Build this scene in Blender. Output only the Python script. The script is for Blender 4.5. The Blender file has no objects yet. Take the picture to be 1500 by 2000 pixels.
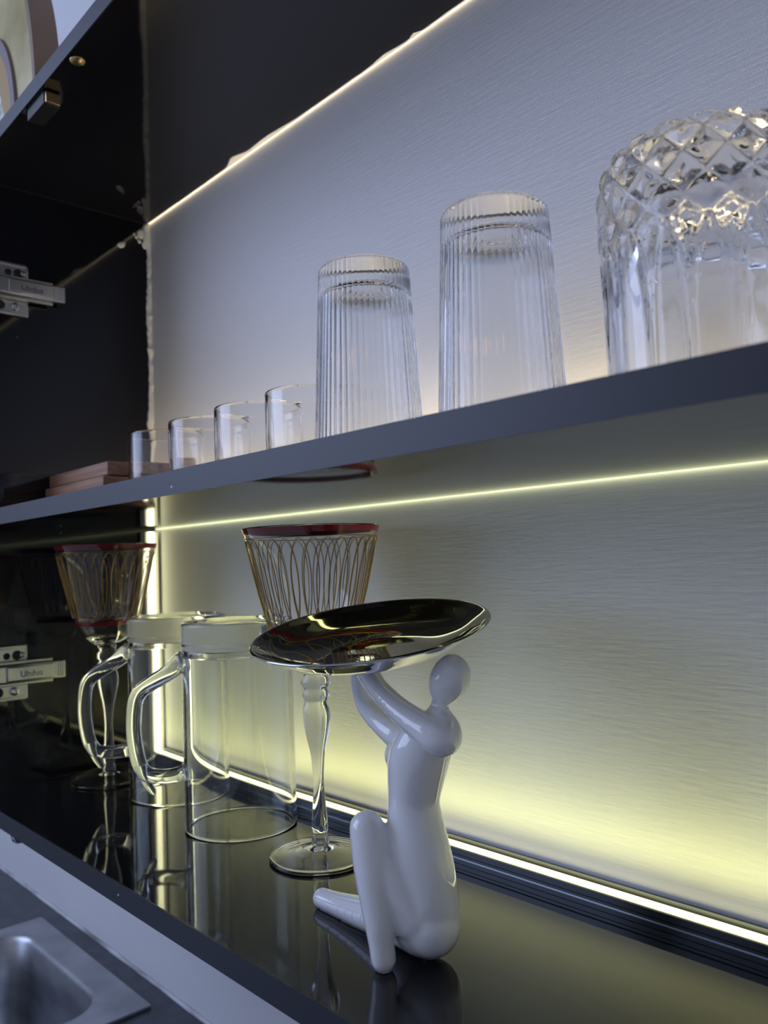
import bpy, bmesh, math, random
from mathutils import Vector, Matrix, noise
random.seed(7)
sc = bpy.context.scene
col = sc.collection

# ------------------------------------------------------------------ camera
cam_d = bpy.data.cameras.new('camera')
cam = bpy.data.objects.new('camera', cam_d)
col.objects.link(cam)
cam_d.sensor_fit = 'HORIZONTAL'
cam_d.sensor_width = 36.0
cam_d.lens = 36.0 * 1594.0 / 1500.0
cam_d.clip_start = 0.01
cam_d.dof.use_dof = True
cam_d.dof.focus_distance = 0.50
cam_d.dof.aperture_fstop = 13.0
Rm = Matrix(((0.6768604, 0.0680539, 0.7329589), (0.7352390, -0.0140381, -0.6776626), (-0.0358282, 0.9975829, -0.0595377)))
cam.matrix_world = Matrix.Translation((0.872904, -0.440297, 0.210182)) @ Rm.to_4x4()
sc.camera = cam

# ------------------------------------------------------------------ light and exposure
vs = sc.view_settings
vs.view_transform = 'Standard'
vs.look = 'None'
vs.gamma = 1.0
vs.exposure = 0.0
vs.use_curve_mapping = False
w = bpy.data.worlds.new('world')
sc.world = w
w.use_nodes = True
bg = w.node_tree.nodes['Background']
bg.inputs['Color'].default_value = (0.48, 0.56, 0.78, 1)
bg.inputs['Strength'].default_value = 0.42


def area(name, loc, target, sx, sy, energy, color):
    d = bpy.data.lights.new(name, 'AREA')
    d.shape = 'RECTANGLE'
    d.size, d.size_y, d.energy, d.color = sx, sy, energy, color
    o = bpy.data.objects.new(name, d)
    col.objects.link(o)
    o.location = loc
    o.rotation_euler = (Vector(target) - Vector(loc)).to_track_quat('-Z', 'Y').to_euler()
    return o


# daylight from the kitchen window behind and to the left of the photographer
area('window_daylight', (-0.85, -1.45, 0.85), (0.25, 0, 0.25), 1.3, 1.4, 18.0, (0.53, 0.64, 1.0))
# a warm bulb in the room behind
pl = bpy.data.lights.new('room_bulb', 'POINT')
pl.energy, pl.color, pl.shadow_soft_size = 1.6, (1.0, 0.5, 0.22), 0.03
plo = bpy.data.objects.new('room_bulb', pl)
plo.location = (0.75, -1.9, 0.95)
col.objects.link(plo)
try:
    sc.cycles.max_bounces = 15
    sc.cycles.transmission_bounces = 15
    sc.cycles.glossy_bounces = 7
    sc.cycles.diffuse_bounces = 4
except Exception:
    pass
LED_LOW, LED_SIDE, LED_UP = 3.2, 5.0, 3.0        # glow of the diffusers
BEAM_LOW, BEAM_UP = 0.44, 0.46                  # watts thrown upwards by the diodes


# ------------------------------------------------------------------ materials
def mat(name, color, rough=0.5, metal=0.0, trans=0.0, ior=1.5, coat=0.0):
    m = bpy.data.materials.new(name)
    m.use_nodes = True
    b = m.node_tree.nodes['Principled BSDF']
    b.inputs['Base Color'].default_value = (*color, 1)
    b.inputs['Roughness'].default_value = rough
    b.inputs['Metallic'].default_value = metal
    b.inputs['Transmission Weight'].default_value = trans
    b.inputs['IOR'].default_value = ior
    b.inputs['Coat Weight'].default_value = coat
    b.inputs['Coat Roughness'].default_value = 0.04
    return m


def nd(m, t, **kw):
    n = m.node_tree.nodes.new(t)
    for k, v in kw.items():
        setattr(n, k, v)
    return n


def lk(m, a, b):
    m.node_tree.links.new(a, b)


def coords(m, scale):
    t = nd(m, 'ShaderNodeTexCoord')
    mp = nd(m, 'ShaderNodeMapping')
    mp.inputs['Scale'].default_value = scale
    lk(m, t.outputs['Object'], mp.inputs['Vector'])
    return mp.outputs['Vector']


def bsdf(m):
    return m.node_tree.nodes['Principled BSDF']


def add_bump(m, scale, nscale=1.0, detail=4, strength=0.2, dist=0.001):
    v = coords(m, scale)
    n = nd(m, 'ShaderNodeTexNoise')
    n.inputs['Scale'].default_value = nscale
    n.inputs['Detail'].default_value = detail
    lk(m, v, n.inputs['Vector'])
    bp = nd(m, 'ShaderNodeBump')
    bp.inputs['Strength'].default_value = strength
    bp.inputs['Distance'].default_value = dist
    lk(m, n.outputs['Fac'], bp.inputs['Height'])
    lk(m, bp.outputs['Normal'], bsdf(m).inputs['Normal'])
    return n


def mottled(m, c1, c2, scale, nscale=1.0, lo=0.35, hi=0.65, detail=5):
    v = coords(m, scale)
    n = nd(m, 'ShaderNodeTexNoise')
    n.inputs['Scale'].default_value = nscale
    n.inputs['Detail'].default_value = detail
    lk(m, v, n.inputs['Vector'])
    r = nd(m, 'ShaderNodeValToRGB')
    r.color_ramp.elements[0].position, r.color_ramp.elements[1].position = lo, hi
    r.color_ramp.elements[0].color, r.color_ramp.elements[1].color = (*c1, 1), (*c2, 1)
    lk(m, n.outputs['Fac'], r.inputs['Fac'])
    lk(m, r.outputs['Color'], bsdf(m).inputs['Base Color'])


def flecked(m, base, fleck, scale, thr):
    """sparse small chips of a paler colour"""
    v = coords(m, scale)
    vo = nd(m, 'ShaderNodeTexVoronoi')
    vo.inputs['Scale'].default_value = 1.0
    lk(m, v, vo.inputs['Vector'])
    lt = nd(m, 'ShaderNodeMath', operation='LESS_THAN')
    lt.inputs[1].default_value = thr
    lk(m, vo.outputs['Distance'], lt.inputs[0])
    sep = nd(m, 'ShaderNodeSeparateColor')
    lk(m, vo.outputs['Color'], sep.inputs['Color'])
    gt = nd(m, 'ShaderNodeMath', operation='GREATER_THAN')
    gt.inputs[1].default_value = 0.72
    lk(m, sep.outputs['Red'], gt.inputs[0])
    mu = nd(m, 'ShaderNodeMath', operation='MULTIPLY')
    lk(m, lt.outputs[0], mu.inputs[0])
    lk(m, gt.outputs[0], mu.inputs[1])
    mx = nd(m, 'ShaderNodeMix', data_type='RGBA')
    mx.inputs[6].default_value = (*base, 1)
    mx.inputs[7].default_value = (*fleck, 1)
    lk(m, mu.outputs[0], mx.inputs[0])
    lk(m, mx.outputs[2], bsdf(m).inputs['Base Color'])


def emitter(name, color, strength):
    m = bpy.data.materials.new(name)
    m.use_nodes = True
    nt = m.node_tree
    nt.nodes.remove(nt.nodes['Principled BSDF'])
    e = nt.nodes.new('ShaderNodeEmission')
    e.inputs['Color'].default_value = (*color, 1)
    e.inputs['Strength'].default_value = strength
    nt.links.new(e.outputs[0], nt.nodes['Material Output'].inputs['Surface'])
    return m


M_wall = mat('white_wall_paint', (0.70, 0.70, 0.71), 0.5)
add_bump(M_wall, (45, 45, 420), 1.0, 5, 0.24, 0.0006)
M_black = mat('black_gloss_laminate', (0.006, 0.006, 0.008), 0.045)
M_panel = mat('black_gloss_side', (0.004, 0.0045, 0.008), 0.05, 0, 0, 1.42)
flecked(M_panel, (0.006, 0.006, 0.008), (0.22, 0.22, 0.22), (1, 34, 34), 0.035)
M_edge = mat('slate_edge_band', (0.018, 0.020, 0.031), 0.42)
flecked(M_edge, (0.018, 0.020, 0.031), (0.45, 0.45, 0.45), (45, 1, 70), 0.055)
M_seal = mat('white_sealant', (0.82, 0.80, 0.76), 0.45)
M_grime = mat('grimy_sealant', (0.35, 0.33, 0.33), 0.6)
mottled(M_grime, (0.16, 0.14, 0.14), (0.60, 0.60, 0.62), (14, 60, 60), 1.0, 0.3, 0.6)
M_chan = mat('dark_aluminium', (0.10, 0.11, 0.12), 0.28, 1.0)


def led_mat(name, color, strength):
    """frosted diffuser that glows most along its middle, where the diodes sit (local y)"""
    m = emitter(name, color, strength)
    e = m.node_tree.nodes['Emission']
    t = nd(m, 'ShaderNodeTexCoord')
    sp = nd(m, 'ShaderNodeSeparateXYZ')
    lk(m, t.outputs['Object'], sp.inputs[0])
    mr = nd(m, 'ShaderNodeMapRange')
    mr.inputs['From Min'].default_value, mr.inputs['From Max'].default_value = -0.0162, -0.0038
    lk(m, sp.outputs['Y'], mr.inputs['Value'])
    r = nd(m, 'ShaderNodeValToRGB')
    cr = r.color_ramp
    cr.interpolation = 'EASE'
    for p, v in ((0.0, 0.14), (0.08, 0.20), (0.30, 1.0), (0.72, 1.0), (0.92, 0.20), (1.0, 0.14)):
        el = cr.elements[0] if p == 0.0 else (cr.elements[-1] if p == 1.0 else cr.elements.new(p))
        el.color = (v, v, v, 1)
    lk(m, mr.outputs['Result'], r.inputs['Fac'])
    mu = nd(m, 'ShaderNodeMath', operation='MULTIPLY')
    mu.inputs[1].default_value = strength
    lk(m, r.outputs['Color'], mu.inputs[0])
    lk(m, mu.outputs[0], e.inputs['Strength'])
    return m


M_led_low = led_mat('led_diffuser_yellow_green', (1.0, 0.95, 0.50), LED_LOW)
M_led_side = led_mat('led_diffuser_upright', (1.0, 0.95, 0.56), LED_SIDE)
M_led_up = led_mat('led_diffuser_warm', (1.0, 0.84, 0.58), LED_UP)
M_glass = mat('clear_glass', (1, 1, 1), 0.0, 0, 1.0, 1.47)
M_glass_g = mat('clear_glass_faint_green', (0.985, 1.0, 0.985), 0.0, 0, 1.0, 1.47)
M_crystal = mat('lead_crystal', (1, 1, 1), 0.0, 0, 1.0, 1.54)
M_gold = mat('gold_print', (0.42, 0.25, 0.07), 0.28, 1.0)
M_ruby = mat('ruby_band', (0.20, 0.008, 0.009), 0.12, 0, 0.0, 1.5, 0.5)
M_ceramic = mat('white_glazed_ceramic', (0.84, 0.84, 0.85), 0.10, 0, 0, 1.5, 0.7)
M_chrome = mat('polished_steel', (0.52, 0.52, 0.53), 0.03, 1.0)
M_nickel = mat('nickel_plate', (0.55, 0.54, 0.51), 0.26, 1.0)
M_dark = mat('dark_recess', (0.01, 0.01, 0.012), 0.5)
M_print = mat('grey_stamped_print', (0.06, 0.06, 0.06), 0.5)
M_wood = mat('light_brown_wood', (0.42, 0.22, 0.13), 0.55)
mottled(M_wood, (0.34, 0.17, 0.10), (0.50, 0.28, 0.17), (12, 120, 300), 1.0)
M_counter = mat('dark_slate_counter', (0.035, 0.042, 0.055), 0.35)
mottled(M_counter, (0.028, 0.034, 0.046), (0.05, 0.058, 0.072), (60, 60, 60), 1.0)
M_steel = mat('brushed_steel', (0.40, 0.41, 0.43), 0.34, 1.0)
mottled(M_steel, (0.33, 0.34, 0.36), (0.50, 0.51, 0.53), (14, 14, 40), 1.0)
M_glint = mat('brass_glint', (0.62, 0.45, 0.20), 0.35, 1.0)
M_bodyblk = mat('black_glint_block', (0.012, 0.012, 0.013), 0.45)
M_abrown = mat('brown_glaze', (0.26, 0.17, 0.11), 0.35)
M_aolive = mat('olive_glaze', (0.30, 0.28, 0.13), 0.4)
mottled(M_aolive, (0.34, 0.26, 0.05), (0.66, 0.56, 0.28), (14, 14, 14), 1.0)
M_amauve = mat('mauve_glaze', (0.22, 0.17, 0.19), 0.35)
M_agold = mat('ochre_glaze', (0.45, 0.27, 0.07), 0.35)
M_amarble = mat('marbled_glaze', (0.8, 0.82, 0.76), 0.3)
mottled(M_amarble, (0.22, 0.32, 0.12), (0.82, 0.84, 0.80), (40, 40, 40), 1.0, 0.38, 0.5)


# ------------------------------------------------------------------ mesh helpers
def smooth(me, on=True):
    me.polygons.foreach_set('use_smooth', [on] * len(me.polygons))


def tri_mesh(name, verts, faces, m, sm=True, sharp=None):
    me = bpy.data.meshes.new(name)
    me.from_pydata([tuple(v) for v in verts], [], faces)
    me.validate()
    bm = bmesh.new()
    bm.from_mesh(me)
    bmesh.ops.recalc_face_normals(bm, faces=bm.faces)
    bm.to_mesh(me)
    bm.free()
    smooth(me, sm)
    if sharp is not None:
        me.set_sharp_from_angle(angle=math.radians(sharp))
    if m:
        me.materials.append(m)
    return me


def obj(name, me, parent=None, loc=None):
    o = bpy.data.objects.new(name, me)
    col.objects.link(o)
    o.parent = parent
    if loc is not None:
        o.location = loc
    return o


def tag(o, label=None, cat=None, group=None, kind=None):
    if label: o['label'] = label
    if cat: o['category'] = cat
    if group: o['group'] = group
    if kind: o['kind'] = kind
    return o


def thing(name, label, cat, loc=(0, 0, 0), group=None):
    o = bpy.data.objects.new(name, None)
    o.empty_display_size = 0.02
    col.objects.link(o)
    o.location = loc
    return tag(o, label, cat, group)


def box_me(name, lo, hi, m, bev=0.0, segs=2):
    bm = bmesh.new()
    bmesh.ops.create_cube(bm, size=1.0)
    for v in bm.verts:
        for i in range(3):
            v.co[i] = lo[i] + (v.co[i] + 0.5) * (hi[i] - lo[i])
    if bev > 0:
        bmesh.ops.bevel(bm, geom=bm.edges[:], offset=bev, segments=segs, affect='EDGES', profile=0.5)
    me = bpy.data.meshes.new(name)
    bm.to_mesh(me)
    bm.free()
    if bev > 0:
        smooth(me)
        me.set_sharp_from_angle(angle=math.radians(20))
    me.materials.append(m)
    return me


def lathe(name, prof, m, segs=96, rfun=None, sharp=50):
    """closed turned solid from (r, z) pairs, first and last on the axis; rfun(r,z,i,theta)->(r,z)"""
    verts, faces = [], []
    idx = []
    if rfun is None:               # support loops keep the long faces flat-shaded in section
        p2 = [prof[0]]
        for (r0, z0), (r1, z1) in zip(prof[:-1], prof[1:]):
            L = math.hypot(r1 - r0, z1 - z0)
            if L > 0.0042:
                for t in (0.0009 / L, 0.0020 / L, 1 - 0.0020 / L, 1 - 0.0009 / L):
                    p2.append((r0 + (r1 - r0) * t, z0 + (z1 - z0) * t))
            p2.append((r1, z1))
        prof = p2
    for i, (r, z) in enumerate(prof):
        if r < 1e-6:
            idx.append([len(verts)])
            verts.append((0, 0, z))
        else:
            row = []
            for k in range(segs):
                th = 2 * math.pi * k / segs
                rr, zz = (r, z) if rfun is None else rfun(r, z, i, th)
                row.append(len(verts))
                verts.append((rr * math.cos(th), rr * math.sin(th), zz))
            idx.append(row)
    for a, b in zip(idx[:-1], idx[1:]):
        for k in range(segs):
            k2 = (k + 1) % segs
            if len(a) == 1 and len(b) == 1:
                continue
            if len(a) == 1:
                faces.append((a[0], b[k], b[k2]))
            elif len(b) == 1:
                faces.append((a[k], b[0], a[k2]))
            else:
                faces.append((a[k], b[k], b[k2], a[k2]))
    return tri_mesh(name, verts, faces, m, True, sharp)


def ring_shell(name, prof, m, segs=96, closed=True):
    """closed-section ring turned about z (prof is a loop off the axis)"""
    verts, faces = [], []
    n = len(prof)
    for (r, z) in prof:
        for k in range(segs):
            th = 2 * math.pi * k / segs
            verts.append((r * math.cos(th), r * math.sin(th), z))
    for i in range(n):
        j = (i + 1) % n
        for k in range(segs):
            k2 = (k + 1) % segs
            faces.append((i * segs + k, j * segs + k, j * segs + k2, i * segs + k2))
    return tri_mesh(name, verts, faces, m, True, 40)


def catmull(pts, n):
    """dense points through control rows (any dimension)"""
    out = []
    P = [list(p) for p in pts]
    for i in range(len(P) - 1):
        p0, p1, p2, p3 = P[max(i - 1, 0)], P[i], P[i + 1], P[min(i + 2, len(P) - 1)]
        for k in range(n):
            t = k / n
            out.append([0.5 * (2 * b + (c - a) * t + (2 * a - 5 * b + 4 * c - d) * t * t + (3 * b - a - 3 * c + d) * t ** 3)
                        for a, b, c, d in zip(p0, p1, p2, p3)])
    out.append(P[-1])
    return out


def tube_data(path, segs=12, closed=False, sx=1.0, up=None):
    """path of (x,y,z,r) -> verts, faces with rounded closed ends"""
    pts = [Vector(p[:3]) for p in path]
    rad = [p[3] for p in path]
    n = len(pts)
    verts, faces = [], []
    ref = Vector(up) if up else None
    prev = None
    for i in range(n):
        if closed:
            t = (pts[(i + 1) % n] - pts[i - 1]).normalized()
        else:
            t = (pts[min(i + 1, n - 1)] - pts[max(i - 1, 0)]).normalized()
        if ref is not None:
            a = ref - t * ref.dot(t)
        elif prev is None:
            a = t.orthogonal()
        else:
            a = prev - t * prev.dot(t)
        a.normalize()
        prev = a
        b = t.cross(a)
        for k in range(segs):
            th = 2 * math.pi * k / segs
            verts.append(pts[i] + (a * math.cos(th) * sx + b * math.sin(th)) * rad[i])
    m = n if closed else n - 1
    for i in range(m):
        j = (i + 1) % n
        for k in range(segs):
            k2 = (k + 1) % segs
            faces.append((i * segs + k, i * segs + k2, j * segs + k2, j * segs + k))
    if not closed:
        faces.append(tuple(range(segs)))
        faces.append(tuple((n - 1) * segs + k for k in range(segs)))
    return verts, faces


def copy_tree(o, parent=None):
    c = o.copy()
    col.objects.link(c)
    c.parent = parent
    for ch in list(o.children):
        copy_tree(ch, c)
    return c


# ------------------------------------------------------------------ the setting
PX = 0.010            # inner face of the cabinet side
DEP = -0.196          # front of the shelves
ZM0, ZM1 = 0.2555, 0.2705
ZT0, ZT1 = 0.612, 0.627
ZC = -0.255           # counter
tag(obj('wall_back', box_me('wall_back', (-1.6, 0.0, -0.9), (1.9, 0.06, 1.9), M_wall)),
    'white painted back wall with fine horizontal brush grain', kind='structure')


def bead(name, along, m, n=220, seed=0, base=0.0018, amp=0.0014):
    """irregular sealant bead; along(t) -> (origin, dir1, dir2, boost)"""
    verts, faces = [], []
    for i in range(n + 1):
        t = i / n
        o, d1, d2, k1, k2 = along(t)
        a = base + amp * (noise.noise(Vector((t * 40, seed, 0))) + 0.5 * noise.noise(Vector((t * 150, seed, 3)))) + k1
        b = base + amp * (noise.noise(Vector((t * 35, seed, 9))) + 0.5 * noise.noise(Vector((t * 130, seed, 5)))) + k2
        a, b = max(a, 0.0006), max(b, 0.0006)
        verts += [o, o + d1 * a, o + d1 * a * 0.72 + d2 * b * 0.30, o + d1 * a * 0.30 + d2 * b * 0.72, o + d2 * b]
    for i in range(n):
        for k in range(5):
            k2 = (k + 1) % 5
            faces.append((i * 5 + k, i * 5 + k2, (i + 1) * 5 + k2, (i + 1) * 5 + k))
    faces.append((0, 1, 2, 3, 4))
    faces.append(tuple(n * 5 + k for k in range(5)))
    return tri_mesh(name, verts, faces, m)


def gauss(x, c, s):
    return math.exp(-((x - c) / s) ** 2)


Yf, Zd, Zu, Xr = Vector((0, -1, 0)), Vector((0, 0, -1)), Vector((0, 0, 1)), Vector((1, 0, 0))
XL = 1.35

def top_bead(t):
    x = PX + t * (XL - PX)
    k = 0.0070 * gauss(x, 0.205, 0.014) + 0.0035 * gauss(x, 0.255, 0.035) + 0.002 * gauss(x, 0.42, 0.012) + 0.003 * gauss(x, 0.455, 0.004)
    return Vector((x, -0.0027, ZT0 - 0.0001)), Yf, Zd, k, -0.0004


tag(obj('trim_1', bead('trim_1', top_bead, M_seal, 400, 2, 0.0010, 0.0006)),
    'ragged cream sealant line under the top shelf along the wall', kind='structure')


def side_bead(t):
    z = ZM1 + t * (ZT0 - ZM1)
    k = 0.005 * gauss(z, 0.600, 0.012) + 0.0035 * gauss(z, 0.36, 0.04) + 0.002 * gauss(z, 0.50, 0.03)
    return Vector((PX + 0.0001, -0.0001, z)), Yf, Xr, k, -0.0006


tag(obj('trim_2', bead('trim_2', side_bead, M_seal, 200, 3, 0.0040, 0.0020)),
    'ragged white sealant strip down the corner beside the black cabinet side', kind='structure')
tag(obj('trim_3', bead('trim_3', lambda t: (Vector((-1.0 + 2.3 * t, -0.0001, ZC + 0.0001)), Yf, Zu, 0.0, 0.0), M_grime, 400, 4, 0.0032, 0.0010)),
    'grimy sealant line between the white wall and the dark worktop', kind='structure')

# ------------------------------------------------------------------ the cabinet
cab = thing('wall_cabinet', 'glossy black open wall cabinet with three shelves and metal door hinges', 'cabinet', (0, 0, 0))
side = obj('side_panel', box_me('side_panel', (PX - 0.016, DEP, -0.0148), (PX, -0.0002, ZT0), M_panel), cab)
shelves = []
for z0, z1, x0 in ((-0.0148, 0.0, PX), (ZM0, ZM1, PX), (ZT0, ZT1, -0.35)):
    s = obj('shelf', box_me('shelf', (x0, DEP + 0.001, z0), (XL, -0.0002 if z1 < 0.1 else -0.0026, z1), M_black), cab)
    obj('edge_band', box_me('edge_band', (x0, DEP, z0), (XL, DEP + 0.001, z1), M_edge), s)['label'] = 'slate grey edge band'
    shelves.append(s)


for z in (ZT0 - 0.0006, 0.0001):
    obj('joint_line', box_me('joint_line', (PX, DEP + 0.002, z), (PX + 0.0003, -0.006, z + 0.0003), M_print), side)


def blob_me(name, m, r, sq, seed):
    bm = bmesh.new()
    bmesh.ops.create_icosphere(bm, subdivisions=2, radius=1.0)
    for v in bm.verts:
        k = 1 + 0.35 * noise.noise(v.co * 1.6 + Vector((seed, 0, 0)))
        v.co = Vector((v.co.x * 0.0005, v.co.y * r * k, v.co.z * r * sq * k))
    me = bpy.data.meshes.new(name)
    bm.to_mesh(me)
    bm.free()
    smooth(me)
    me.materials.append(m)
    return me


# loose flecks of white paint stuck to the black side by the corner
for i, (y, z, r, sq, rot) in enumerate(((-0.0345, 0.580, 0.0030, 1.9, -1.0), (-0.0100, 0.5975, 0.0052, 1.0, 0.3),
                                        (-0.0160, 0.5930, 0.0022, 1.0, 0.0), (-0.0125, 0.5890, 0.0022, 1.3, 0.6),
                                        (-0.0190, 0.5960, 0.0014, 1.0, 0.0), (-0.0060, 0.5860, 0.0036, 1.4, 0.2))):
    p = obj('paint_fleck', blob_me('paint_fleck', M_seal, r, sq, i * 3.1), side, (PX, y, z))
    p.rotation_euler.x = rot
    if i == 0:
        p['label'] = 'oblong fleck of white paint'


def hinge(zc, ty):
    """concealed hinge on its mounting plate, seen side-on; local u = +y, v = +z, n = +x"""
    def bx(name, u0, u1, v0, v1, n0, n1, m, bev=0.0006):
        return box_me(name, (PX + n0, ty + u0, zc + v0), (PX + n1, ty + u1, zc + v1), m, bev)
    base = obj('hinge', bx('hinge', -0.092, -0.030, -0.0105, 0.0105, 0, 0.006, M_nickel, 0.001), cab)
    for s in (1, -1):
        v0, v1 = (0.0095, 0.0275) if s > 0 else (-0.0275, -0.0095)
        obj('plate_wing', bx('plate_wing', -0.092, -0.034, v0, v1, 0, 0.0035, M_nickel, 0.0016), base)
        obj('wing_rim', bx('wing_rim', -0.092, -0.037, s * 0.0255 - 0.0016, s * 0.0255 + 0.0016, 0.0034, 0.0052, M_nickel, 0.0007), base)
        obj('side_rail', bx('side_rail', -0.092, -0.0115, s * 0.0105 - 0.0016, s * 0.0105 + 0.0016, 0.0052, 0.0105, M_nickel, 0.0008), base)
    obj('hinge_arm', bx('hinge_arm', -0.092, 0.0, -0.0088, 0.0088, 0.0062, 0.0150, M_nickel, 0.0016), base)
    obj('cover_cap', bx('cover_cap', -0.0585, -0.0125, -0.0072, 0.0072, 0.0149, 0.0166, M_nickel, 0.0012), base)
    for k in range(3):
        u = -0.0035 - k * 0.0022
        obj('grip_ridge', bx('grip_ridge', u, u + 0.0010, -0.0066, 0.0066, 0.0149, 0.0158, M_nickel, 0.0003), base)
    rot = Matrix.Rotation(math.pi / 2, 4, 'Y')
    for (u, v, r, hole) in ((-0.0545, 0.0170, 0.0034, True), (-0.0445, 0.0172, 0.0048, True), (-0.0475, -0.0182, 0.0042, False),
                            (-0.0625, -0.0182, 0.0048, True)):
        if hole:
            me = lathe('screw_hole', [(0, 0.0001), (r, 0.0001), (r, 0.0006), (r * 0.9, 0.0008), (0, 0.0008)], M_dark, 24)
            o = obj('screw_hole', me, base, (PX + 0.0033, ty + u, zc + v))
        else:
            me = lathe('screw', [(0, 0.0), (r, 0.0), (r, 0.0022), (r * 0.75, 0.0030), (r * 0.45, 0.0030), (r * 0.35, 0.0016), (0, 0.0014)], M_chrome, 24)
            o = obj('screw', me, base, (PX + 0.0033, ty + u, zc + v))
        o.rotation_euler.y = math.pi / 2
    me = lathe('screw', [(0, 0.0), (0.0028, 0.0), (0.0028, 0.0026), (0.0020, 0.0034), (0.0010, 0.0034), (0, 0.0020)], M_chrome, 24)
    o = obj('screw', me, base, (PX + 0.0037, ty - 0.0400, zc + 0.0172))
    o.rotation_euler.y = math.pi / 2
    fc = bpy.data.curves.new('stamped_lettering', 'FONT')
    fc.body = 'Uhdus'
    fc.size = 0.0085
    fc.extrude = 0.00012
    fc.materials.append(M_print)
    ft = bpy.data.objects.new('lettering_source', fc)
    col.objects.link(ft)
    bpy.context.view_layer.update()
    tm = bpy.data.meshes.new_from_object(ft.evaluated_get(bpy.context.evaluated_depsgraph_get()))
    bpy.data.objects.remove(ft)
    t = obj('stamped_lettering', tm, base)
    t.matrix_local = Matrix(((0, 0, 1, PX + 0.0167), (1, 0, 0, ty - 0.046), (0, 1, 0, zc - 0.0034), (0, 0, 0, 1)))
    return base


hinge(0.1115, -0.1095)
hinge(0.503, -0.1050)

# shapes added as lamp reflections under top shelf, chrome cap under the lowest one
ct = obj('glint_block', box_me('glint_block', (0.168, -0.193, ZT0 - 0.011), (0.206, -0.179, ZT0 - 0.0001), M_bodyblk, 0.001), cab)
obj('glint_plate', box_me('glint_plate', (0.206, -0.192, ZT0 - 0.0105), (0.209, -0.180, ZT0 - 0.0015), M_glint, 0.0006), ct)  # block and plate added in place of a reflection
me = lathe('bolt_or_glint_cap', [(0, -0.0025), (0.003, -0.0022), (0.0055, -0.001), (0.006, -0.0001), (0, -0.0001)], M_glint, 24)
obj('bolt_or_glint_cap', me, cab, (0.262, -0.187, ZT0))  # brass dome stands in for a warm reflection
me = lathe('bolt_or_glint_cap', [(0, -0.010), (0.003, -0.0096), (0.0058, -0.007), (0.0068, -0.003), (0.0068, -0.0001), (0, -0.0001)], M_chrome, 32)
obj('bolt_or_glint_cap', me, cab, (0.114, -0.187, -0.0148))


# ------------------------------------------------------------------ light strips
def led(name, label, L, mdiff, mchan, watts=0, color=(1, 1, 1), gap=None):
    """channel along local +x on z = 0, back side at y = 0, diffuser on top"""
    t = thing(name, label, 'light strip')
    W, H, lip, T = 0.0178, 0.0098, 0.0016, 0.0013
    y1 = -0.0022
    prof = [(y1, 0), (-W, 0), (-W, H * 0.30), (-W + 0.0005, H * 0.38), (-W + 0.0005, H * 0.55), (-W, H * 0.62), (-W, H),
            (-W + lip, H), (-W + lip, H - T), (y1 - lip, H - T), (y1 - lip, H + 0.0022), (y1, H + 0.0022)]
    v = [(x, y, z) for x in (0, L) for (y, z) in prof]
    n = len(prof)
    f = [(i, (i + 1) % n, n + (i + 1) % n, n + i) for i in range(n)] + [tuple(range(n)), tuple(range(n, 2 * n))]
    obj('channel', tri_mesh('channel', v, f, mchan, False), t)
    seg, verts, faces = max(4, int(L / 0.03)), [], []
    a, b = -W + lip + 0.00003, y1 - lip - 0.00003
    arc = [(a + (b - a) * k / 8, H - T + 0.0001 + 0.0016 * math.sin(math.pi * k / 8)) for k in range(9)]
    for i in range(seg + 1):
        for (y, z) in arc:
            verts.append((L * i / seg, y, z))
    for i in range(seg):
        for k in range(8):
            faces.append((i * 9 + k, i * 9 + k + 1, (i + 1) * 9 + k + 1, (i + 1) * 9 + k))
        faces.append((i * 9, (i + 1) * 9, (i + 1) * 9 + 8, i * 9 + 8))
    faces.append(tuple(range(9)))
    faces.append(tuple(seg * 9 + k for k in range(9)))
    obj('diffuser', tri_mesh('diffuser', verts, faces, mdiff), t)['label'] = 'glowing diffuser'
    if watts:                       # the row of diodes under the diffuser beams upwards
        d = bpy.data.lights.new('diode_beam', 'AREA')
        d.shape, d.size, d.size_y = 'RECTANGLE', L, 0.009
        d.energy, d.color, d.spread = watts * L, color, math.radians(66)
        lo = bpy.data.objects.new('diode_beam', d)
        col.objects.link(lo)
        lo.parent = t
        lo.location = (L / 2, -0.0100, H + 0.0012)
        lo.rotation_euler = (math.pi, 0, 0)
    if gap:                         # glowing bar added to imitate light leaking between shelf and wall
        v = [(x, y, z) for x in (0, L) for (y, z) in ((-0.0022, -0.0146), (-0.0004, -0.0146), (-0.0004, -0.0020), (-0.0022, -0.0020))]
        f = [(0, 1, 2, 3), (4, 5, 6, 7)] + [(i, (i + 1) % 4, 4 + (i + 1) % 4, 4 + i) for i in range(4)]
        obj('slit_leak_glow', tri_mesh('slit_leak_glow', v, f, gap, False), t)['label'] = 'thin added bar glowing as light leaking between shelf and wall'
    return t


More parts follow.
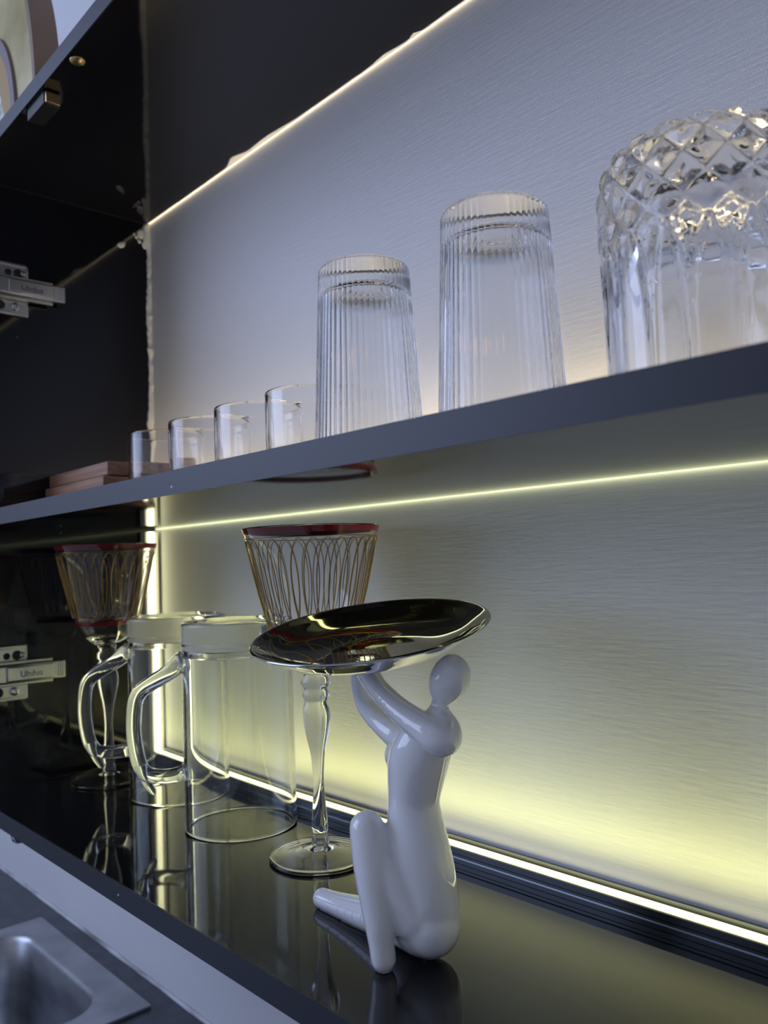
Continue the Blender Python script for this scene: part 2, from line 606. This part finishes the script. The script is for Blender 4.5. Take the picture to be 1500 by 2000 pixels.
l1 = led('led_strip', 'glowing yellow white light strip lying along the wall on the lowest shelf', XL - PX - 0.014, M_led_low, M_chan, BEAM_LOW, (1.0, 0.99, 0.36))
l1.location = (PX + 0.013, 0, 0.0002)
l2 = led('led_strip', 'glowing upright light strip in the corner beside the hinged black side', ZM0 - 0.004, M_led_side, M_seal)
l2.matrix_world = Matrix(((0, 0, 1, PX + 0.0002), (0, 1, 0, 0), (1, 0, 0, 0.0005), (0, 0, 0, 1)))
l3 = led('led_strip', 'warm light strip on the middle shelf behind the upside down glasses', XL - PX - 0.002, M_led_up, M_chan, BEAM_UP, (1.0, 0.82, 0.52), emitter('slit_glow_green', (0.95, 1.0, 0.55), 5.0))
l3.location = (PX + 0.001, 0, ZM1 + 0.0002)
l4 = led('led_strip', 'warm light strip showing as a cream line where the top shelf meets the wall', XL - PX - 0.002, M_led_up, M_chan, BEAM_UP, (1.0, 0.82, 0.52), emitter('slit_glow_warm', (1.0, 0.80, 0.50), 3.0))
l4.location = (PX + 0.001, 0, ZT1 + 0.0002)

# ------------------------------------------------------------------ worktop and sink
SX0, SX1, SY0, SY1 = -0.281, 0.036, -0.47, -0.027     # sink flange


def worktop():
    verts, faces = [], []
    xs = [-1.5, SX0 + 0.012, SX1 - 0.012, 1.6]
    ys = [-0.62, SY0 + 0.012, SY1 - 0.012, -0.0002]
    for z in (ZC - 0.035, ZC):
        for y in ys:
            for x in xs:
                verts.append((x, y, z))
    def q(i, j, k): return k * 16 + j * 4 + i
    for k in (0, 1):
        for j in range(3):
            for i in range(3):
                if (i, j) != (1, 1):
                    faces.append((q(i, j, k), q(i + 1, j, k), q(i + 1, j + 1, k), q(i, j + 1, k)))
    for i in range(3):
        for j in (0, 3):
            faces.append((q(i, j, 0), q(i + 1, j, 0), q(i + 1, j, 1), q(i, j, 1)))
            faces.append((q(j, i, 0), q(j, i + 1, 0), q(j, i + 1, 1), q(j, i, 1)))
    for a, b in (((1, 1), (2, 1)), ((2, 1), (2, 2)), ((2, 2), (1, 2)), ((1, 2), (1, 1))):
        faces.append((q(*a, 0), q(*b, 0), q(*b, 1), q(*a, 1)))
    return tri_mesh('worktop', verts, faces, M_counter, False)


tag(obj('worktop', worktop()), 'dark slate kitchen worktop around the steel sink', 'worktop')


def rrect(cx, cy, hx, hy, r, z, n=12):
    pts = []
    for qd, (sx, sy) in enumerate(((1, 1), (-1, 1), (-1, -1), (1, -1))):
        for k in range(n + 1):
            a = math.pi / 2 * (qd + k / n)
            pts.append((cx + sx * (hx - r) + r * math.cos(a), cy + sy * (hy - r) + r * math.sin(a), z))
    return pts


def sink():
    t = thing('kitchen_sink', 'square stainless steel sink set into the dark worktop', 'sink', (0, 0, 0))
    cx, cy, hx, hy = (SX0 + SX1) / 2, (SY0 + SY1) / 2, (SX1 - SX0) / 2, (SY1 - SY0) / 2
    bx0, bx1, by1, by0 = -0.255, 0.003, -0.062, -0.43
    bcx, bcy, bhx, bhy = (bx0 + bx1) / 2, (by0 + by1) / 2, (bx1 - bx0) / 2, (by1 - by0) / 2
    def bridge(loops, cap):
        v, f, n = [], [], len(loops[0])
        for L in loops:
            v += L
        for i in range(len(loops) - 1):
            for k in range(n):
                k2 = (k + 1) % n
                f.append((i * n + k, i * n + k2, (i + 1) * n + k2, (i + 1) * n + k))
        if cap:
            f.append(tuple((len(loops) - 1) * n + k for k in range(n)))
        return v, f
    zt = ZC + 0.0042
    v, f = bridge([rrect(cx, cy, hx - 0.004, hy - 0.004, 0.003, ZC + 0.0002), rrect(cx, cy, hx, hy, 0.004, ZC + 0.0002), rrect(cx, cy, hx, hy, 0.004, zt - 0.001),
                   rrect(cx, cy, hx - 0.001, hy - 0.001, 0.004, zt), rrect(bcx, bcy, bhx + 0.004, bhy + 0.004, 0.046, zt),
                   rrect(bcx, bcy, bhx + 0.0015, bhy + 0.0015, 0.044, zt + 0.0012), rrect(bcx, bcy, bhx, bhy, 0.043, zt)], False)
    obj('flange', tri_mesh('flange', v, f, M_steel, True, 35), t)
    v, f = bridge([rrect(bcx, bcy, bhx, bhy, 0.043, zt), rrect(bcx, bcy, bhx - 0.003, bhy - 0.003, 0.042, zt - 0.004),
                   rrect(bcx, bcy, bhx - 0.007, bhy - 0.007, 0.042, zt - 0.06), rrect(bcx, bcy, bhx - 0.012, bhy - 0.012, 0.045, zt - 0.12),
                   rrect(bcx, bcy, bhx - 0.022, bhy - 0.022, 0.045, zt - 0.138), rrect(bcx, bcy, bhx - 0.045, bhy - 0.045, 0.040, zt - 0.146)], True)
    obj('basin', tri_mesh('basin', v, f, M_steel, True, 60), t)
    me = lathe('drain', [(0, 0.001), (0.012, 0.001), (0.028, 0.0025), (0.033, 0.0035), (0.036, 0.002), (0.036, 0.0003), (0, 0.0003)], M_chrome, 40)
    obj('drain', me, t, (bcx, bcy, zt - 0.146))


sink()


# ------------------------------------------------------------------ goblets
G_OUT = [(0.0095, 0.1345), (0.0180, 0.1400), (0.0262, 0.1490), (0.0318, 0.1600), (0.0345, 0.1720), (0.0392, 0.1900),
         (0.0430, 0.2060), (0.0463, 0.2210), (0.0486, 0.2305), (0.0503, 0.2360)]
G_dense = catmull(G_OUT, 5)


def g_r(z):
    for (r0, z0), (r1, z1) in zip(G_dense[:-1], G_dense[1:]):
        if z0 <= z <= z1:
            return r0 + (r1 - r0) * (z - z0) / max(z1 - z0, 1e-9)
    return G_dense[-1][0]


def make_goblet(label, loc):
    t = thing('wine_goblet', label, 'wine glass', loc, 'patterned goblets with red bands')
    stem = [(0.0060, 0.0085), (0.0063, 0.0115), (0.0050, 0.0165), (0.0058, 0.021), (0.0050, 0.034), (0.0039, 0.0510), (0.0042, 0.062),
            (0.0054, 0.0743), (0.0080, 0.086), (0.0099, 0.0960), (0.0100, 0.1030), (0.0084, 0.1098), (0.0083, 0.1112)]
    stem = [tuple(p) for p in catmull(stem, 4)]
    rings = [(0.0090, 0.1120), (0.0099, 0.1145), (0.0096, 0.1170), (0.0086, 0.1188), (0.0088, 0.1200), (0.0104, 0.1220), (0.0108, 0.1242),
             (0.0104, 0.1262), (0.0086, 0.1285), (0.0084, 0.1310)]
    foot = [(0, 0.0052), (0.009, 0.0048), (0.014, 0.0036), (0.019, 0.0026), (0.024, 0.0018), (0.029, 0.0011), (0.0330, 0.0004), (0.0348, 0.0), (0.0358, 0.0002), (0.0366, 0.0008), (0.0369, 0.0015), (0.0366, 0.0022), (0.0358, 0.0028), (0.0346, 0.0032), (0.028, 0.0040), (0.019, 0.0050), (0.012, 0.0064), (0.0085, 0.0074)]
    inner = [(max(r - 0.0016, 0.0), z) for r, z in reversed(G_dense) if z > 0.1435]
    prof = foot + stem + rings + [tuple(p) for p in G_dense] + [(0.0496, 0.2366)] + inner + [(0.014, 0.1420), (0.007, 0.1405), (0, 0.1400)]
    obj('glass_body', lathe('glass_body', prof, M_glass, 96), t)

    def band(z0, z1, lab):
        zz = [z0 + (z1 - z0) * k / 4 for k in range(5)]
        loop = [(g_r(z) + 0.00006, z) for z in zz] + [(g_r(z) + 0.00035, z) for z in reversed(zz)]
        obj('red_band', ring_shell('red_band', loop, M_ruby), t)['label'] = lab
    band(0.2318, 0.2358, 'dark red band around the rim')
    band(0.1560, 0.1595, 'dark red band below the lattice')
    verts, faces = [], []

    def add(path, closed):
        v, f = tube_data(path, 4, closed)
        k = len(verts)
        verts.extend(v)
        faces.extend(tuple(i + k for i in q) for q in f)
    z0, z1, N = 0.1640, 0.2275, 30
    dth = 2 * math.pi / N
    for i in range(N):
        path = []
        for k in range(36):
            a = 2 * math.pi * k / 36
            z = (z0 + z1) / 2 + (z1 - z0) / 2 * math.cos(a)
            th = i * dth + dth * 0.80 * math.sin(a)
            r = g_r(z) + 0.00022
            path.append((r * math.cos(th), r * math.sin(th), z, 0.00030 + 0.00016 * abs(math.sin(a))))
        add(path, True)
    for z in (0.2285, 0.1628):
        r = g_r(z) + 0.00022
        add([(r * math.cos(2 * math.pi * k / 90), r * math.sin(2 * math.pi * k / 90), z, 0.00045) for k in range(90)], True)
    obj('gold_lattice', tri_mesh('gold_lattice', verts, faces, M_gold), t)['label'] = 'fine gold lattice of interlaced ovals'
    return t


gob = make_goblet('patterned goblet with red rim standing behind the polished plate', (0.3965, -0.0735, 0.0002))
g2 = copy_tree(gob)
g2.location = (0.0655, -0.083, 0.0002)
g2.rotation_euler.z = 0.9
g2['label'] = 'patterned goblet with red rim standing by the hinge, behind the glass mugs'


# ------------------------------------------------------------------ glass mugs, upside down
def make_mug(label, loc):
    R, H = 0.0452, 0.1660
    t = thing('glass_mug', label, 'mug', loc, 'clear glass mugs standing upside down')
    prof = [(0, H - 0.0025), (R - 0.008, H - 0.0025), (R - 0.005, H), (R - 0.002, H - 0.0004), (R, H - 0.0025), (R, H - 0.0215), (R - 0.0010, H - 0.0225),
            (R - 0.0006, H - 0.0245), (R - 0.0002, 0.09), (R, 0.0012), (R - 0.0008, 0.0), (R - 0.0020, 0.0), (R - 0.0028, 0.0012),
            (R - 0.0030, 0.09), (R - 0.0032, H - 0.028), (R - 0.006, H - 0.0235), (R - 0.010, H - 0.0222), (0, H - 0.0218)]
    obj('glass_body', lathe('glass_body', prof, M_glass_g, 112), t)
    path = catmull([(R + 0.0002, 0.1320, 0.0100), (R + 0.004, 0.1305, 0.0080), (0.0560, 0.1250, 0.0068), (0.0690, 0.1175, 0.0066), (0.0785, 0.1115, 0.0064), (0.0840, 0.1045, 0.0064), (0.0862, 0.0940, 0.0062), (0.0868, 0.0780, 0.0062),
                    (0.0850, 0.0610, 0.0062), (0.0818, 0.0490, 0.0062), (0.0765, 0.0425, 0.0061), (0.0690, 0.0405, 0.0060), (0.0580, 0.0402, 0.0060), (R + 0.004, 0.0415, 0.0066), (R + 0.0002, 0.0420, 0.0085)], 5)
    v, f = tube_data([(p[0], 0, p[1], p[2]) for p in path], 16, False, 0.95, (0, 1, 0))
    h = obj('handle', tri_mesh('handle', v, f, M_glass_g, True, 60), t)
    # thumb tail at the lower outer corner
    v, f = tube_data([(0.0815, 0, 0.0500, 0.0038), (0.0800, 0, 0.0420, 0.0036), (0.0765, 0, 0.0345, 0.0034), (0.0722, 0, 0.0285, 0.0030), (0.0705, 0, 0.0262, 0.0016)], 12)
    obj('handle_tail', tri_mesh('handle_tail', v, f, M_glass_g, True, 60), h)
    t.rotation_euler.z = math.atan2(-0.735, -0.677)
    return t


mug = make_mug('upside down clear glass mug standing nearest the polished plate', (0.2884, -0.0705, 0.0002))
m2 = copy_tree(mug)
m2.location = (0.1640, -0.0585, 0.0002)
m2.rotation_euler.z += 0.05
m2['label'] = 'upside down clear glass mug between the far goblet and the other mug'


# ------------------------------------------------------------------ ribbed tumblers, upside down on the middle shelf
def make_ribbed(label, loc):
    H, rt, rb, N = 0.1173, 0.0273, 0.0332, 54
    t = thing('ribbed_tumbler', label, 'glass', loc, 'tall ribbed tumblers standing upside down')
    def ro(z): return rb + (rt - rb) * (z / H)
    zs = [H - 0.0030, H - 0.0040, H - 0.006, H - 0.020, H - 0.05, H - 0.09, 0.010, 0.0030, 0.0020, 0.0012]
    outer = [(0, H - 0.0012), (rt - 0.010, H - 0.0012), (rt - 0.009, H - 0.0012), (rt - 0.008, H - 0.0011), (rt - 0.005, H), (rt - 0.0018, H - 0.0006)] + [(ro(z), z) for z in zs] + [(rb - 0.0006, 0.0), (rb - 0.0018, 0.0)]
    n_out = len(outer)
    inner = [(ro(z) - 0.0022, z) for z in (0.0010, 0.002, 0.003, 0.05, 0.09, H - 0.022, H - 0.0205, H - 0.0195)] + [(ro(H) - 0.0040, H - 0.0165), (ro(H) - 0.009, H - 0.0145), (ro(H) - 0.011, H - 0.0142), (ro(H) - 0.013, H - 0.0140), (0, H - 0.0138)]
    def rf(r, z, i, th):
        if 5 <= i < n_out - 2:
            return r + 0.00054 * (abs(math.cos(N * th / 2)) - 0.5), z
        return r, z
    obj('glass_body', lathe('glass_body', outer + inner, M_glass, N * 8, rf, 70), t)
    return t


rb1 = make_ribbed('tall ribbed tumbler upside down beside the row of small cups', (0.5107, -0.115, ZM1 + 0.0002))
rb2 = copy_tree(rb1)
rb2.location = (0.6127, -0.115, ZM1 + 0.0002)
rb2.rotation_euler.z = 0.37
rb2['label'] = 'tall ribbed tumbler upside down next to the cut crystal glass'


# ------------------------------------------------------------------ cut crystal glass, upside down
def make_crystal(label, loc):
    t = thing('crystal_glass', label, 'glass', loc)
    R, H, S = 0.0465, 0.1175, 384
    base = []                      # outside from the crown down to the rim: (r, z, s)
    ctrl = [(0.0, H - 0.004), (0.020, H - 0.003), (0.033, H - 0.0005), (0.0395, H - 0.002), (0.0445, H - 0.009), (0.0464, H - 0.019), (0.0465, H - 0.035),
            (0.0458, H - 0.060), (0.0452, 0.030), (0.0450, 0.0012)]
    dn = catmull(ctrl[1:], 18)
    s, prof, sv = 0.0, [(0, H - 0.004)], [0]
    for i, p in enumerate(dn):
        if i:
            s += math.hypot(p[0] - dn[i - 1][0], p[1] - dn[i - 1][1])
        prof.append(tuple(p))
        sv.append(s)
    n_out = len(prof)
    prof += [(0.0444, 0.0), (0.0436, 0.0), (0.0428, 0.0012), (0.0426, 0.04), (0.0420, H - 0.045), (0.0395, H - 0.033), (0.034, H - 0.028), (0.020, H - 0.0265), (0, H - 0.026)]
    def vg(x, wd):
        d = abs((x % 1.0) - 0.5) / wd
        return max(0.0, 1.0 - d)
    def rf(r, z, i, th):
        if i >= n_out - 1:
            return r, z
        q = sv[i]
        u = th / (2 * math.pi) * 17
        d = 0.0
        if 0.008 < q < 0.066:
            k = min(1, (q - 0.008) / 0.004) * min(1, (0.066 - q) / 0.004)
            a = q / 0.0190
            g = max(vg(u + a, 0.30), vg(u - a, 0.30))
            d -= k * 0.0015 * g
            d += k * 0.0006 * vg(u + a + 0.5, 0.5) * vg(u - a + 0.5, 0.5)
        if 0.062 < q:
            k = min(1, (q - 0.062) / 0.004)
            spread = 0.5 * math.exp(-(q - 0.062) / 0.016)
            g = max(vg(u + spread, 0.16), vg(u - spread, 0.16))
            d -= k * 0.0010 * g
            d += k * 0.0002 * math.cos(2 * math.pi * u)
        zz = z
        if q < 0.030:
            zz = z + d * (1 - q / 0.030)
        return r + d, zz
    obj('glass_body', lathe('glass_body', prof, M_crystal, S, rf, 28), t)
    return t


make_crystal('cut crystal tumbler with diamond facets upside down at the shelf end', (0.7120, -0.090, ZM1 + 0.0002))


# ------------------------------------------------------------------ small clear cups on the middle shelf
def make_cup(label, loc, rz):
    R, H = 0.0335, 0.0620
    t = thing('small_glass_cup', label, 'cup', loc, 'row of small clear cups')
    prof = [(0, 0.0015), (0.016, 0.0015), (0.0172, 0.0014), (0.018, 0.0012), (0.021, 0.0), (0.0245, 0.0004), (0.0295, 0.0040), (0.0324, 0.0110), (R - 0.0002, 0.020), (R, 0.028), (R, 0.036), (R, 0.046), (R, H - 0.004), (R, H - 0.0024), (R, H - 0.0012),
            (R - 0.0006, H), (R - 0.0015, H), (R - 0.0021, H - 0.0012), (R - 0.0021, H - 0.0024), (R - 0.0021, H - 0.004), (R - 0.0021, 0.040), (R - 0.0022, 0.022), (0.0295, 0.0125), (0.0260, 0.0070), (0.020, 0.0052), (0, 0.0050)]
    def rf(r, z, i, th):
        if 7 <= i <= 10:                      # embossed petals around the lower half
            return r + 0.0003 * max(0, math.cos(9 * th + (0.6 if i % 2 else -0.6))), z
        return r, z
    obj('glass_body', lathe('glass_body', prof, M_glass, 108, rf, 60), t)
    t.rotation_euler.z = rz
    return t


c0 = make_cup('small clear glass cup at the far left of its row, over the wooden boards', (0.1915, -0.080, ZM1 + 0.0002), 0)
for x, y, rz, lab in ((0.2672, -0.080, 0.4, 'second small clear glass cup counted from the wooden boards'),
                      (0.3405, -0.080, 1.1, 'third small clear glass cup counted from the wooden boards'),
                      (0.4099, -0.080, 1.7, 'small clear glass cup partly behind a ribbed tumbler, last of its row')):
    c = copy_tree(c0)
    c.location = (x, y, ZM1 + 0.0002)
    c.rotation_euler.z = rz
    c['label'] = lab

# ------------------------------------------------------------------ wooden boards
for i, (x0, y0, lab) in enumerate(((0.0105, -0.128, 'brown wooden board at the bottom of the stack of three'),
                                   (0.0108, -0.1235, 'brown wooden board in the middle of the stack of three'),
                                   (0.0105, -0.119, 'brown wooden board on top of the stack of three'))):
    z = ZM1 + 0.0002 + i * 0.0138
    b = obj('wooden_board', box_me('wooden_board', (0, 0, 0), (0.142, 0.088, 0.0128), M_wood, 0.0016), None, (x0, y0, z))
    b.rotation_euler.z = 0.0
    tag(b, lab, 'board', 'stacked wooden boards')


# ------------------------------------------------------------------ ceramic figurine
def figurine():
    chains = [
        # head, neck, torso, seat
        [(0.5848, -0.130, 0.1545, 0.0060), (0.5840, -0.130, 0.1516, 0.0091), (0.5824, -0.130, 0.1480, 0.0100), (0.5797, -0.130, 0.1440, 0.0086), (0.5772, -0.130, 0.1402, 0.0060),
         (0.5750, -0.130, 0.1366, 0.0041), (0.5741, -0.130, 0.1335, 0.0037), (0.5738, -0.131, 0.1295, 0.0052)],
        [(0.5735, -0.131, 0.1270, 0.0065), (0.5700, -0.130, 0.1210, 0.0105), (0.5625, -0.130, 0.1130, 0.0145), (0.5577, -0.130, 0.1047, 0.0158), (0.5550, -0.130, 0.0947, 0.0148), (0.5528, -0.130, 0.0823, 0.0134),
         (0.5530, -0.130, 0.0715, 0.0144), (0.5556, -0.130, 0.0564, 0.0160), (0.5575, -0.129, 0.0411, 0.0166), (0.5580, -0.128, 0.0270, 0.0168), (0.5580, -0.127, 0.0170, 0.0158)],
        [(0.5738, -0.131, 0.1300, 0.0052), (0.5785, -0.1335, 0.1265, 0.0070), (0.5830, -0.1365, 0.1235, 0.0084)],
        # near shoulder, arm and hand
        [(0.5720, -0.132, 0.1220, 0.0085), (0.5815, -0.136, 0.1215, 0.0090), (0.5845, -0.140, 0.1205, 0.0092), (0.5790, -0.1435, 0.1235, 0.0078), (0.5577, -0.1430, 0.1318, 0.0062),
         (0.5359, -0.138, 0.1403, 0.0056), (0.5230, -0.133, 0.1465, 0.0060), (0.5170, -0.1305, 0.1495, 0.0060)],
        # far shoulder, arm and hand
        [(0.5600, -0.126, 0.1130, 0.0110), (0.5390, -0.119, 0.1085, 0.0088), (0.5190, -0.117, 0.1135, 0.0066), (0.5060, -0.118, 0.1225, 0.0060), (0.5035, -0.121, 0.1320, 0.0056),
         (0.5075, -0.126, 0.1420, 0.0056), (0.5115, -0.129, 0.1488, 0.0056)],
        # raised leg: hip, knee, shin, foot
        [(0.5560, -0.136, 0.0250, 0.0130), (0.5490, -0.143, 0.0420, 0.0120), (0.5420, -0.148, 0.0590, 0.0095), (0.5384, -0.1515, 0.0690, 0.0086)],
        [(0.5384, -0.1515, 0.0690, 0.0089), (0.5412, -0.1525, 0.0590, 0.0094), (0.5440, -0.1530, 0.0470, 0.0093), (0.5470, -0.1530, 0.0270, 0.0078), (0.5484, -0.1530, 0.0140, 0.0063), (0.5490, -0.1525, 0.0058, 0.0062)],
        # leg folded on the shelf
        [(0.5550, -0.129, 0.0180, 0.0160), (0.5350, -0.128, 0.0130, 0.0115), (0.5067, -0.127, 0.0088, 0.0086), (0.4838, -0.1265, 0.0066, 0.0066), (0.4650, -0.1262, 0.0056, 0.0055)],
    ]
    bm = bmesh.new()
    for ch in chains:
        dn = catmull(ch, 6)
        for (x, y, z, r) in dn:
            s = bmesh.ops.create_icosphere(bm, subdivisions=3, radius=r + 0.0006, matrix=Matrix.Translation((x, y, z)))
    # breast and hip fullness
    for (x, y, z, r, k) in ((0.5470, -0.1330, 0.1050, 0.0092, 1), (0.5510, -0.1270, 0.1045, 0.0100, 1), (0.5600, -0.129, 0.0190, 0.0165, 1)):
        bmesh.ops.create_icosphere(bm, subdivisions=3, radius=r, matrix=Matrix.Translation((x, y, z)))
    me = bpy.data.meshes.new('seated_figurine')
    bm.to_mesh(me)
    bm.free()
    o = obj('seated_figurine', me)
    md = o.modifiers.new('remesh', 'REMESH')
    md.mode = 'VOXEL'
    md.voxel_size = 0.0009
    sm = o.modifiers.new('smooth', 'SMOOTH')
    sm.factor, sm.iterations = 0.5, 22
    bpy.context.view_layer.update()
    dg = bpy.context.evaluated_depsgraph_get()
    me2 = bpy.data.meshes.new_from_object(o.evaluated_get(dg))
    o.modifiers.clear()
    o.data = me2
    for v in me2.vertices:
        if v.co.z < 0.0012:
            v.co.z = 0.0003
    smooth(me2)
    me2.materials.clear()
    me2.materials.append(M_ceramic)
    tag(o, 'glossy white abstract ceramic figure of a seated woman, arms raised under the plate', 'figurine')


figurine()

# ------------------------------------------------------------------ polished plate on the figurine's hands
R = 0.0688
pp = catmull([(0.0, -0.0150), (0.020, -0.0150), (0.036, -0.0142), (0.050, -0.0105), (0.0610, -0.0045), (0.0672, -0.0008)], 5)
prof = [tuple(p) for p in pp] + [(0.0683, -0.0003), (R, 0.0004), (R - 0.0004, 0.0011), (R - 0.0012, 0.0012), (R - 0.0022, 0.0006)]
prof += [(r, z + 0.0012) for r, z in reversed(pp) if r < R - 0.004]
plate = obj('serving_plate', lathe('serving_plate', prof, M_chrome, 128, None, 60))
nrm = Vector((0.0503, -0.1803, 1)).normalized()
plate.rotation_mode = 'QUATERNION'
plate.rotation_quaternion = nrm.to_track_quat('Z', 'Y')
plate.location = (0.5224, -0.130, 0.1715)
tag(plate, 'mirror polished round plate tilted on the white figure\'s hands', 'plate')


# ------------------------------------------------------------------ arched ornament on the top shelf
def arch_ring(name, a0, b0, a1, b1, d0, d1, m, parent):
    """half-ellipse band between (a1,b1) inside and (a0,b0) outside, from y=d0 to d1"""
    n, verts, faces = 40, [], []
    for i in range(n + 1):
        th = math.pi * i / n
        c, s = math.cos(th), math.sin(th)
        for (a, b) in ((a0, b0), (max(a1, 0.0001), max(b1, 0.0001))):
            for y in (d0, d1):
                verts.append((a * c, y, b * s))
    for i in range(n):
        p, q = i * 4, i * 4 + 4
        faces += [(p, q, q + 1, p + 1), (p + 2, p + 3, q + 3, q + 2), (p, p + 2, q + 2, q), (p + 1, q + 1, q + 3, p + 3)]
    faces += [(0, 1, 3, 2), (n * 4, n * 4 + 2, n * 4 + 3, n * 4 + 1)]
    return obj(name, tri_mesh(name, verts, faces, m, True, 40), parent)


orn = thing('arched_ornament', 'brown and olive arched ornament standing on the top shelf', 'ornament', (0.030, -0.150, ZT1 + 0.0002))
arch_ring('outer_shell', 0.122, 0.210, 0.116, 0.204, -0.030, -0.006, M_abrown, orn)
arch_ring('arch_panel', 0.1158, 0.2038, 0.078, 0.118, -0.030, -0.008, M_aolive, orn)
arch_ring('inner_arch', 0.0778, 0.1178, 0.068, 0.106, -0.033, -0.008, M_amauve, orn)
arch_ring('ochre_arch', 0.0678, 0.1058, 0.044, 0.070, -0.031, -0.008, M_agold, orn)
arch_ring('marbled_core', 0.0438, 0.0698, 0.0, 0.0, -0.029, -0.008, M_amarble, orn)
